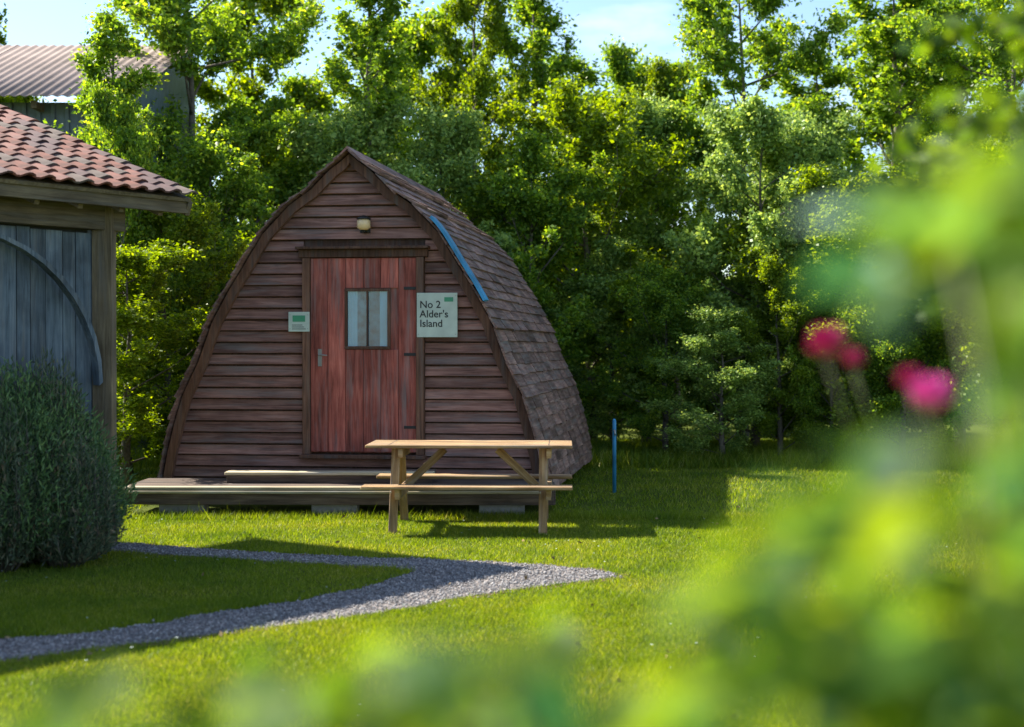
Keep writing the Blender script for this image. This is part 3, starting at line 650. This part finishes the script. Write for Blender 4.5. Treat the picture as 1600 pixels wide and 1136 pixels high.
def tree(px, Y, top, var, label, wx=1.0, rz=None, name='tree', cat='tree', group='trees behind the pod'):
    c, t_ = VAR[var]; Z = CH + (HZ - top) * Y / F; s = Z / HB[var] * 1.0
    r = empty(name, ((px - 800) * Y / F, Y, 0), random.uniform(0, 6.28) if rz is None else rz, label, cat, group)
    link('trunk', t_, r); link('crown', c, r); r.scale = (s * wx, s * wx, s)
    return r
TR = [
 (196, 19.6, 20, 'slim', 'slender leafy tree whose twigs overhang the shed roof end', 1.0),
 (300, 24, -110, 'tall', 'tallest dense tree at the left, rising above the pod left shoulder', .95),
 (390, 27, -50, 'tall2', 'tall yellow green tree just right of the tallest left tree', .8),
 (480, 28, 160, 'mid', 'mid height green tree behind the left slope of the pod', .9),
 (592, 25, -70, 'slim', 'slim airy tree rising straight above the pod ridge', 1.05),
 (660, 29, 50, 'mid', 'medium tree right behind the pod ridge', .8),
 (735, 27, -60, 'tall2', 'bright yellow green tree above the blue roof strip', .62),
 (812, 28, -40, 'slim', 'slim tree with loose crown near the centre top', 1.0),
 (905, 30, 80, 'slim', 'thin wispy tree against the blue sky right of centre', 1.3),
 (985, 31, 110, 'mid', 'distant medium tree against the blue sky, right of the wispy one', .7),
 (1060, 30, 90, 'tall2', 'distant bright yellow green tree under the blue sky right of centre', .6),
 (1160, 26, -70, 'tall', 'tallest broad tree right of centre, reaching the top of the picture', .8),
 (1265, 29, 85, 'slim', 'sparse twiggy tree under the pale sky gap on the right', 1.3),
 (1385, 27, -50, 'slim', 'slim tall tree right of the pale sky gap', 1.2),
 (1450, 29, 10, 'mid', 'rounded green tree at the right beneath bright cloud', .8),
 (1580, 25, -80, 'tall', 'tall tree at the right edge behind the rose leaves', .85),
 (-60, 26, -40, 'tall2', 'leafy tree beyond the left edge behind the shed', .8),
]
for (px, Y, top, v, lb, wx) in TR: tree(px, Y, top, v, lb, wx)
BU = [
 (178, 19.0, 175, 'mid', 'leafy bush covering the right end of the shed wall', .55),
 (195, 17.5, 400, 'bush', 'pale leafy bush between the barn corner and the pod', 1.3),
 (265, 19.5, 320, 'bush', 'yellow green bush filling the gap beside the pod', 1.0),
 (330, 22, 230, 'mid', 'mid green shrub behind the pod left wall', .9),
 (560, 24, 200, 'dark', 'dark bush behind the pod peak', .9),
 (700, 24, 215, 'dark', 'dark cool green bush above the pod right slope', .9),
 (830, 23.5, 240, 'mid', 'mid green bush behind the pod right slope', .9),
 (925, 24.5, 170, 'bush', 'broad yellowish bush just right of the pod, under the wispy tree', 1.0),
 (1010, 26, 200, 'dark', 'dark bush at right of centre behind the broad yellowish bush', .9),
 (1180, 23, 200, 'dark', 'dark bush at the foot of the tallest right tree', .85),
 (1255, 24, 215, 'dark', 'deep shaded bush left of the sunlit yellow green bush', .9),
 (1330, 22, 290, 'bush', 'sunlit yellow green bush at right middle', 1.1),
 (1040, 22.5, 430, 'mid', 'low mid green shrub at the back of the lawn right of the pod', 1.0),
 (1130, 21.5, 500, 'dark', 'low dark shrub at the back of the lawn, right of the low green one', 1.3),
 (1220, 21.8, 420, 'bush', 'low light green shrub at the back of the lawn left of the magenta rose', .9),
 (960, 24, 400, 'dark', 'dark low shrub seen just past the pod rear corner', 1.1),
 (1300, 21.5, 470, 'mid', 'low dark leafy shrub behind the magenta rose', .8),
 (1410, 21, 380, 'mid', 'mid green shrub behind the pink rose', .9),
 (1500, 22, 240, 'bush', 'large light green bush behind the right rose foliage', 1.1),
 (1610, 20, 250, 'bush', 'light bush at the far right edge', 1.0),
 (60, 24, 190, 'mid', 'green bush behind the barn roof', .9),
]
for (px, Y, top, v, lb, wx) in BU: tree(px, Y, top, v, lb, wx, name='bush', cat='bush', group='bushes behind the pod')
# distant wood closing the view low down
cen = []; rd = []
for i in range(900):
    x = random.uniform(-24, 24); y = random.uniform(34, 40); z = random.uniform(0, 5.0) * (0.75 + .3 * math.sin(x * .7) * math.cos(x * .23)); cen.append((x, y, z)); rd.append(random.uniform(.5, 1.1))
Q = leaves(np.array(cen), np.array(rd), 90000, .16, seed=5)
tag(kind(link('distant_wood', quads_mesh('distant_wood', Q, M_LEAF3)), 'stuff'), 'dark mass of distant wood behind all the trees', 'wood')

# tall grass / undergrowth at tree feet
# ------------------------------------------------------------ left shrub
def spiky(cx, cy, rx, ry, h, n, seed, mat):
    g = np.random.default_rng(seed); Qs = []
    stems = MB(); gr = random.Random(seed)
    u = g.uniform(0, 1, n) ** .5; az = g.uniform(0, 6.28, n)
    base = np.stack([u * .35 * rx * np.cos(az), u * .35 * ry * np.sin(az), np.zeros(n)], 1)
    hh = h * np.sqrt(np.clip(1 - (u * .93) ** 2.4, 0, 1)) * g.uniform(.74, 1.10, n)
    tip = np.stack([u * rx * np.cos(az) * g.uniform(.9, 1.1, n), u * ry * np.sin(az) * g.uniform(.9, 1.1, n), np.maximum(hh, .15)], 1)
    tip[:, :2] += g.normal(0, .03, (n, 2))
    K = 26
    for k_ in range(K):
        w = .12 + .9 * k_ / K
        P = base * (1 - w) + tip * w; P[:, :2] += (tip[:, :2]) * .35 * (math.sin(math.pi * w))
        d = (tip - base); d /= np.linalg.norm(d, axis=1)[:, None]
        a = d + g.normal(0, .55, (n, 3)); a /= np.linalg.norm(a, axis=1)[:, None]
        b = np.cross(a, g.normal(size=(n, 3))); b /= np.linalg.norm(b, axis=1)[:, None]
        s = g.uniform(.035, .075, (n, 1)); Qs.append(np.stack([P, P + a * s * .5 + b * .007, P + a * s, P + a * s * .5 - b * .007], 1))
    for i in range(0, n, 9):
        p0, p1 = Vector(base[i]), Vector(tip[i]); m_ = p0.lerp(p1, .5) + Vector((tip[i][0] * .35, tip[i][1] * .35, 0)); stems.tube([p0, m_, p1], [.007, .005, .0015], 4)
    return quads_mesh('foliage', np.concatenate(Qs), mat), me('stems', stems.v, stems.f, M_BARK, True)
fm, sm = spiky(0, 0, .76, .74, 1.42, 3300, 4, M_LEAF4)
fm2, sm2 = spiky(0, 0, .42, .4, 1.1, 700, 8, M_LEAFD)
r = empty('shrub', (gp(10, 895)[0] - .16, 11.7, 0), 0, 'large dark rounded spiky shrub at the left edge in front of the barn', 'shrub'); link('stems', sm, r); link('foliage', fm, r)
for (x, y, s_, z_) in ((.5, -.25, .85, 1.0), (.28, .1, .8, 1.50), (-.3, -.3, 1, 1.5), (.1, -.5, .8, 1.15), (.55, .1, .6, .8)):
    M_ = T(x, y, 0, 0, 0, x * 9, (s_, s_, z_ / 1.1)); link('stems', sm2, r, M=M_); link('foliage', fm2, r, M=M_)

# ------------------------------------------------------------ lawn blades
g = np.random.default_rng(12)
def lawn(n, y0, y1, hs, ws):
    y = np.sqrt(g.uniform(y0 ** 2, y1 ** 2, n)) if y1 < 50 else 0
    x = g.uniform(-.40, .40, n) * y + g.normal(0, .05, n)
    P = np.stack([x, y], 1); keep = ~inpoly(P, poly)
    # nothing grows under the decks and pods
    for (a, b, c, d) in ((-3.75, .4, 14.85, 16),): keep &= ~((P[:, 0] > a) & (P[:, 0] < b) & (P[:, 1] > c) & (P[:, 1] < d))
    P = P[keep]; n = len(P)
    tall = .75 + .5 * np.sin(P[:, 0] * 3.1 + np.sin(P[:, 1] * 2.3)) * np.sin(P[:, 1] * 2.7) * .5
    edge = ((P[:, 1] > 14.45) & (P[:, 1] < 14.9)); tall = np.where(edge, 2.0 * g.uniform(.6, 1.2, n), tall)
    if y1 < 20:
        near = np.zeros(n, bool)
        for q in range(3): near |= inpoly(P + g.normal(0, .07, (n, 2)), poly)
        tall = np.where(near, tall * g.uniform(.7, 1.5, n), tall)
        wear = np.sin(P[:, 0] * 1.9 + 1.2 * np.sin(P[:, 1] * 1.3)) * np.sin(P[:, 1] * 2.9 + np.sin(P[:, 0] * 2.2)) + g.normal(0, .25, n)
        tall = np.where(wear > .85, tall * .45, tall)
        clump = g.uniform(size=n) > .985; tall = np.where(clump, tall * 1.9, tall)
    h = g.uniform(hs * .5, hs * 1.25, n) * tall; az = g.uniform(0, 6.28, n); w = g.uniform(ws * .6, ws * 1.3, n)
    lean = g.normal(0, .45, (n, 2)) * h[:, None]
    b = np.stack([np.cos(az) * w, np.sin(az) * w, 0 * w], 1); P3 = np.concatenate([P, np.zeros((n, 1))], 1)
    tip = P3 + np.concatenate([lean, h[:, None]], 1)
    return np.stack([P3 - b, P3 + b, tip], 1)
Q = np.concatenate([lawn(420000, 5.2, 10, .032, .0022), lawn(420000, 9, 15, .036, .003), lawn(170000, 15, 27, .06, .006), lawn(60000, 20.5, 24.5, .28, .009)])
tag(kind(link('lawn_grass', quads_mesh('lawn_grass', Q, M_GRASS)), 'stuff'), 'short bright yellow green mown grass of the lawn', 'grass')

g = np.random.default_rng(44)
y = np.sqrt(g.uniform(36, 300, 500)); x = g.uniform(-.38, .35, 500) * y; P = np.stack([x, y], 1); P = P[~inpoly(P, poly) & (P[:, 1] < 14.6)]
cl = np.sin(P[:, 0] * 2.1) * np.sin(P[:, 1] * 1.7) > .25; P = P[cl]
a = g.uniform(0, 6.28, len(P)); Z = g.uniform(.035, .05, len(P)); q_ = []
for k_ in range(6):
    t_ = a + k_ * math.pi / 3; q_.append(np.stack([P[:, 0] + .009 * np.cos(t_), P[:, 1] + .009 * np.sin(t_), Z], 1))
tag(kind(link('daisies', quads_mesh('daisies', np.stack(q_, 1), M_WHITE)), 'stuff'), 'tiny white daisies scattered through the lawn', 'daisies')
y = np.sqrt(g.uniform(36, 240, 160)); x = g.uniform(-.38, .35, 160) * y; C3 = np.stack([x, y, g.uniform(.02, .04, 160)], 1)
tag(kind(link('fallen_leaves', quads_mesh('fallen_leaves', leaves(C3, np.full(160, .005), 160, .02, seed=3), plain('dry fallen leaf', (.22, .15, .06), .9, var=.5, scale=3))), 'stuff'), 'dry brown leaves lying on the lawn', 'fallen leaves')

# ------------------------------------------------------------ rose bush close to the camera
def leafmesh(L_, W_, cup, mat):
    V = [(0, 0, 0)]; rows = 5
    for i in range(1, rows):
        u = i / rows; w = W_ / 2 * math.sin(math.pi * u ** .8) ** .8; z = -cup * u * u * L_
        V += [(-w, u * L_, z + w * .35), (0, u * L_, z), (w, u * L_, z + w * .35)]
    V.append((0, L_, -cup * L_)); Fc = [(0, 2, 1), (0, 3, 2)]
    for i in range(rows - 2):
        a = 1 + i * 3; Fc += [(a, a + 1, a + 4, a + 3), (a + 1, a + 2, a + 5, a + 4)]
    a = 1 + (rows - 2) * 3; t_ = len(V) - 1; Fc += [(a, a + 1, t_), (a + 1, a + 2, t_)]
    return me('leaf', V, Fc, mat, True)
def flat_rand_leaf(cols, nm): return leafmat(nm, cols, trans=.62, rough=.5, gloss=.2)
LM = [flat_rand_leaf([(0, c), (1, c)], nm) for nm, c in (('rose leaf bright', (.15, .25, .04)), ('rose leaf mid', (.09, .19, .045)), ('rose leaf deep', (.04, .11, .045)), ('rose leaf yellow', (.14, .21, .03)))]
LMS = [leafmesh(.046, .034, .25, m_) for m_ in LM]
TOP = [(-60, 1085), (100, 1075), (350, 1035), (500, 1015), (650, 1000), (800, 985), (950, 975), (1060, 955), (1150, 880), (1210, 780), (1285, 690), (1335, 600), (1340, 440), (1370, 330), (1450, 260), (1600, 200), (1800, 160)]
def topy(px):
    for (a, b), (c, d) in zip(TOP, TOP[1:]):
        if a <= px <= c: return b + (d - b) * (px - a) / (c - a)
    return 1100 if px < 0 else 160
rose = empty('rose_bush', (.35, .95, 0), 0, 'out of focus bright green rose bush filling the lower right corner', 'rose bush')
RI = Matrix.Translation((-.35, -.95, 0))
cand = []
gr = random.Random(21)
while len(cand) < 1250:
    px = gr.uniform(-60, 1800); py = gr.uniform(180, 1350); ty = topy(px) + 45 + gr.gauss(0, 22)
    if py < ty: continue
    if any((px - a) ** 2 + (py - b) ** 2 < q * q for a, b, q in ((1460, 630, 125), (1290, 550, 150))): continue
    # clumps with gaps
    if math.sin(px * .013 + 1.3) * math.sin(py * .017 + px * .006) < -.38: continue
    if px < 1150 and gr.random() < .2: continue
    Y = gr.uniform(.72, 1.45)
    cand.append((Y, at(px, py, Y)))
cand.sort(key=lambda c: c[0])
restm = MB()
for i, (Y, p) in enumerate(cand):
    w = gr.random(); mi = 0 if w < .36 else 1 if w < .66 else 2 if w < .84 else 3
    Mx = T(p.x, p.y, p.z, gr.uniform(-.9, .9), gr.uniform(-.7, .7), gr.uniform(0, 6.28), (gr.uniform(.7, 1.25),) * 3)
    if i < 295: link('leaf', LMS[mi], rose, M=RI @ Mx)
    else: restm.add([RI @ Mx @ v.co for v in LMS[mi].vertices], [tuple(q.vertices) for q in LMS[mi].polygons])
kind(restm.build('inner_leaves', M_LEAFR, rose), 'stuff')
for i in range(24):          # canes from the ground up through the leaf mass
    c = cand[gr.randrange(len(cand))][1]; b = Vector((.45 + gr.uniform(-.25, .3), 1.05 + gr.uniform(-.15, .15), 0))
    mb = MB(); mid = b.lerp(c, .55) + Vector((.08, 0, .1)); mb.tube([RI @ b, RI @ mid, RI @ c], [.006, .0045, .002], 6); mb.build('cane', M_STEM, rose)
sage = plain('pale blue green leaf', (.22, .36, .27), .7, var=.2); SM = leafmesh(.05, .036, .2, sage)
hb = empty('sage_stem', (.34, 1.05, 0), 0, 'blurred pale blue green leafy stem at mid right among the rose leaves', 'plant')
HI = Matrix.Translation((-.34, -1.05, 0)); mb = MB(); mb.tube([(0, 0, 0), (.01, 0, 1.0), (-.03, 0, 1.72)], [.006, .005, .002], 6); mb.build('stem', M_STEM, hb)
for i in range(26):
    q = at(gr.gauss(1425, 34), gr.gauss(420, 60), gr.uniform(.98, 1.12)); link('leaf', SM, hb, M=HI @ T(q.x, q.y, q.z, gr.uniform(.2, 1.3), gr.uniform(-.6, .6), gr.uniform(0, 6.28)))
# upper pale spray of twigs at top right, a little further away
spray = empty('young_tree', (1.35, 2.9, 0), 0, 'out of focus pale leafy branches in the upper right corner', 'young tree')
SI = Matrix.Translation((-1.35, -2.9, 0)); mb = MB(); cen = []
mb.tube([SI @ Vector((1.35, 2.9, 0)), SI @ Vector((1.27, 2.9, 1.4)), SI @ Vector((1.18, 2.9, 2.5))], [.02, .014, .004], 8)
for i in range(46):
    z = gr.uniform(1.75, 2.45); o = Vector((1.24, 2.9, z)); t2 = Vector((gr.uniform(.72, 1.2) + (z - 2) * .05, 2.9 + gr.uniform(-.35, .35), z + gr.uniform(-.05, .25)))
    mb.tube([SI @ o, SI @ t2], [.004, .0012], 4)
    for q in range(7): cen.append(tuple(SI @ o.lerp(t2, gr.uniform(.3, 1.05))))
Q = leaves(np.array(cen), np.full(len(cen), .06), 4200, .026, seed=9)
mb.build('trunk', M_STEM, spray); link('crown', quads_mesh('crown', Q, M_LEAFR), spray)
# roses
def bloom(px, py, Y, rad, mat, label):
    c = at(px, py, Y); r = empty('rose', (c.x, c.y, 0), 0, label, 'rose', 'pink roses on long stems')
    mb = MB(); mb.tube([(.26, .05, 0), (.22, .03, c.z * .45), (.10, .0, c.z * .82), (.02, 0, c.z * .955), (0, 0, c.z - rad * .6)], [.0045, .0035, .0025, .0018, .0015], 6); mb.build('stem', M_STEM, r)
    for ring_, (npt, tilt, sc) in enumerate(((6, 1.15, .85), (6, .75, 1.0), (5, .42, 1.05), (4, .2, 1.05), (3, .08, 1.0))):
        pm = []
        for k_ in range(npt):
            az = k_ * 2 * math.pi / npt + ring_ * .6; V = []; Fc = []
            for i in range(5):
                u = i / 4; w = rad * .62 * sc * math.sin(math.pi * (.12 + .72 * u)); l_ = u * rad * sc; cu = u * u * rad * .25
                for j in range(5):
                    v_ = (j - 2) / 2; V.append((v_ * w, l_ * math.sin(tilt) + 0 * cu, l_ * math.cos(tilt) + cu * .5 + abs(v_) ** 2 * w * .3))
            for i in range(4):
                for j in range(4): a = i * 5 + j; Fc.append((a, a + 1, a + 6, a + 5))
            link('petal', me('petal', V, Fc, mat, True), r, M=T(0, 0, c.z - rad * .35, gr.uniform(-.1, .1), R(0), az))
    mb = MB(); mb.tube([(0, 0, c.z - rad * .6), (0, 0, c.z - rad * .3)], [.004, rad * .3], 8); mb.build('calyx', M_STEM, r)
    for q in range(7):
        z = c.z * gr.uniform(.55, .84); link('leaf', LMS[q % 3], r, M=T(.10 + .12 * (1 - (z / c.z - .55) / .3), 0, z, gr.uniform(-.4, .4), 0, gr.uniform(0, 6.28), (1.1,) * 3))
    return r
bloom(1292, 545, 2.0, .034, M_PETAL, 'magenta rose bloom, leftmost of the large blooms')
bloom(1334, 566, 2.2, .020, M_PETAL, 'small dark rose bloom beside the magenta one')
bloom(1456, 628, 1.9, .036, M_PETAL2, 'bright pink rose bloom at the edge of the rose bush')
bloom(1420, 598, 2.0, .022, M_PETAL, 'deep red rose bud left of the bright pink bloom')
bloom(1560, 505, 1.5, .022, M_PETAL, 'blurred reddish rose bud among leaves at the right edge')
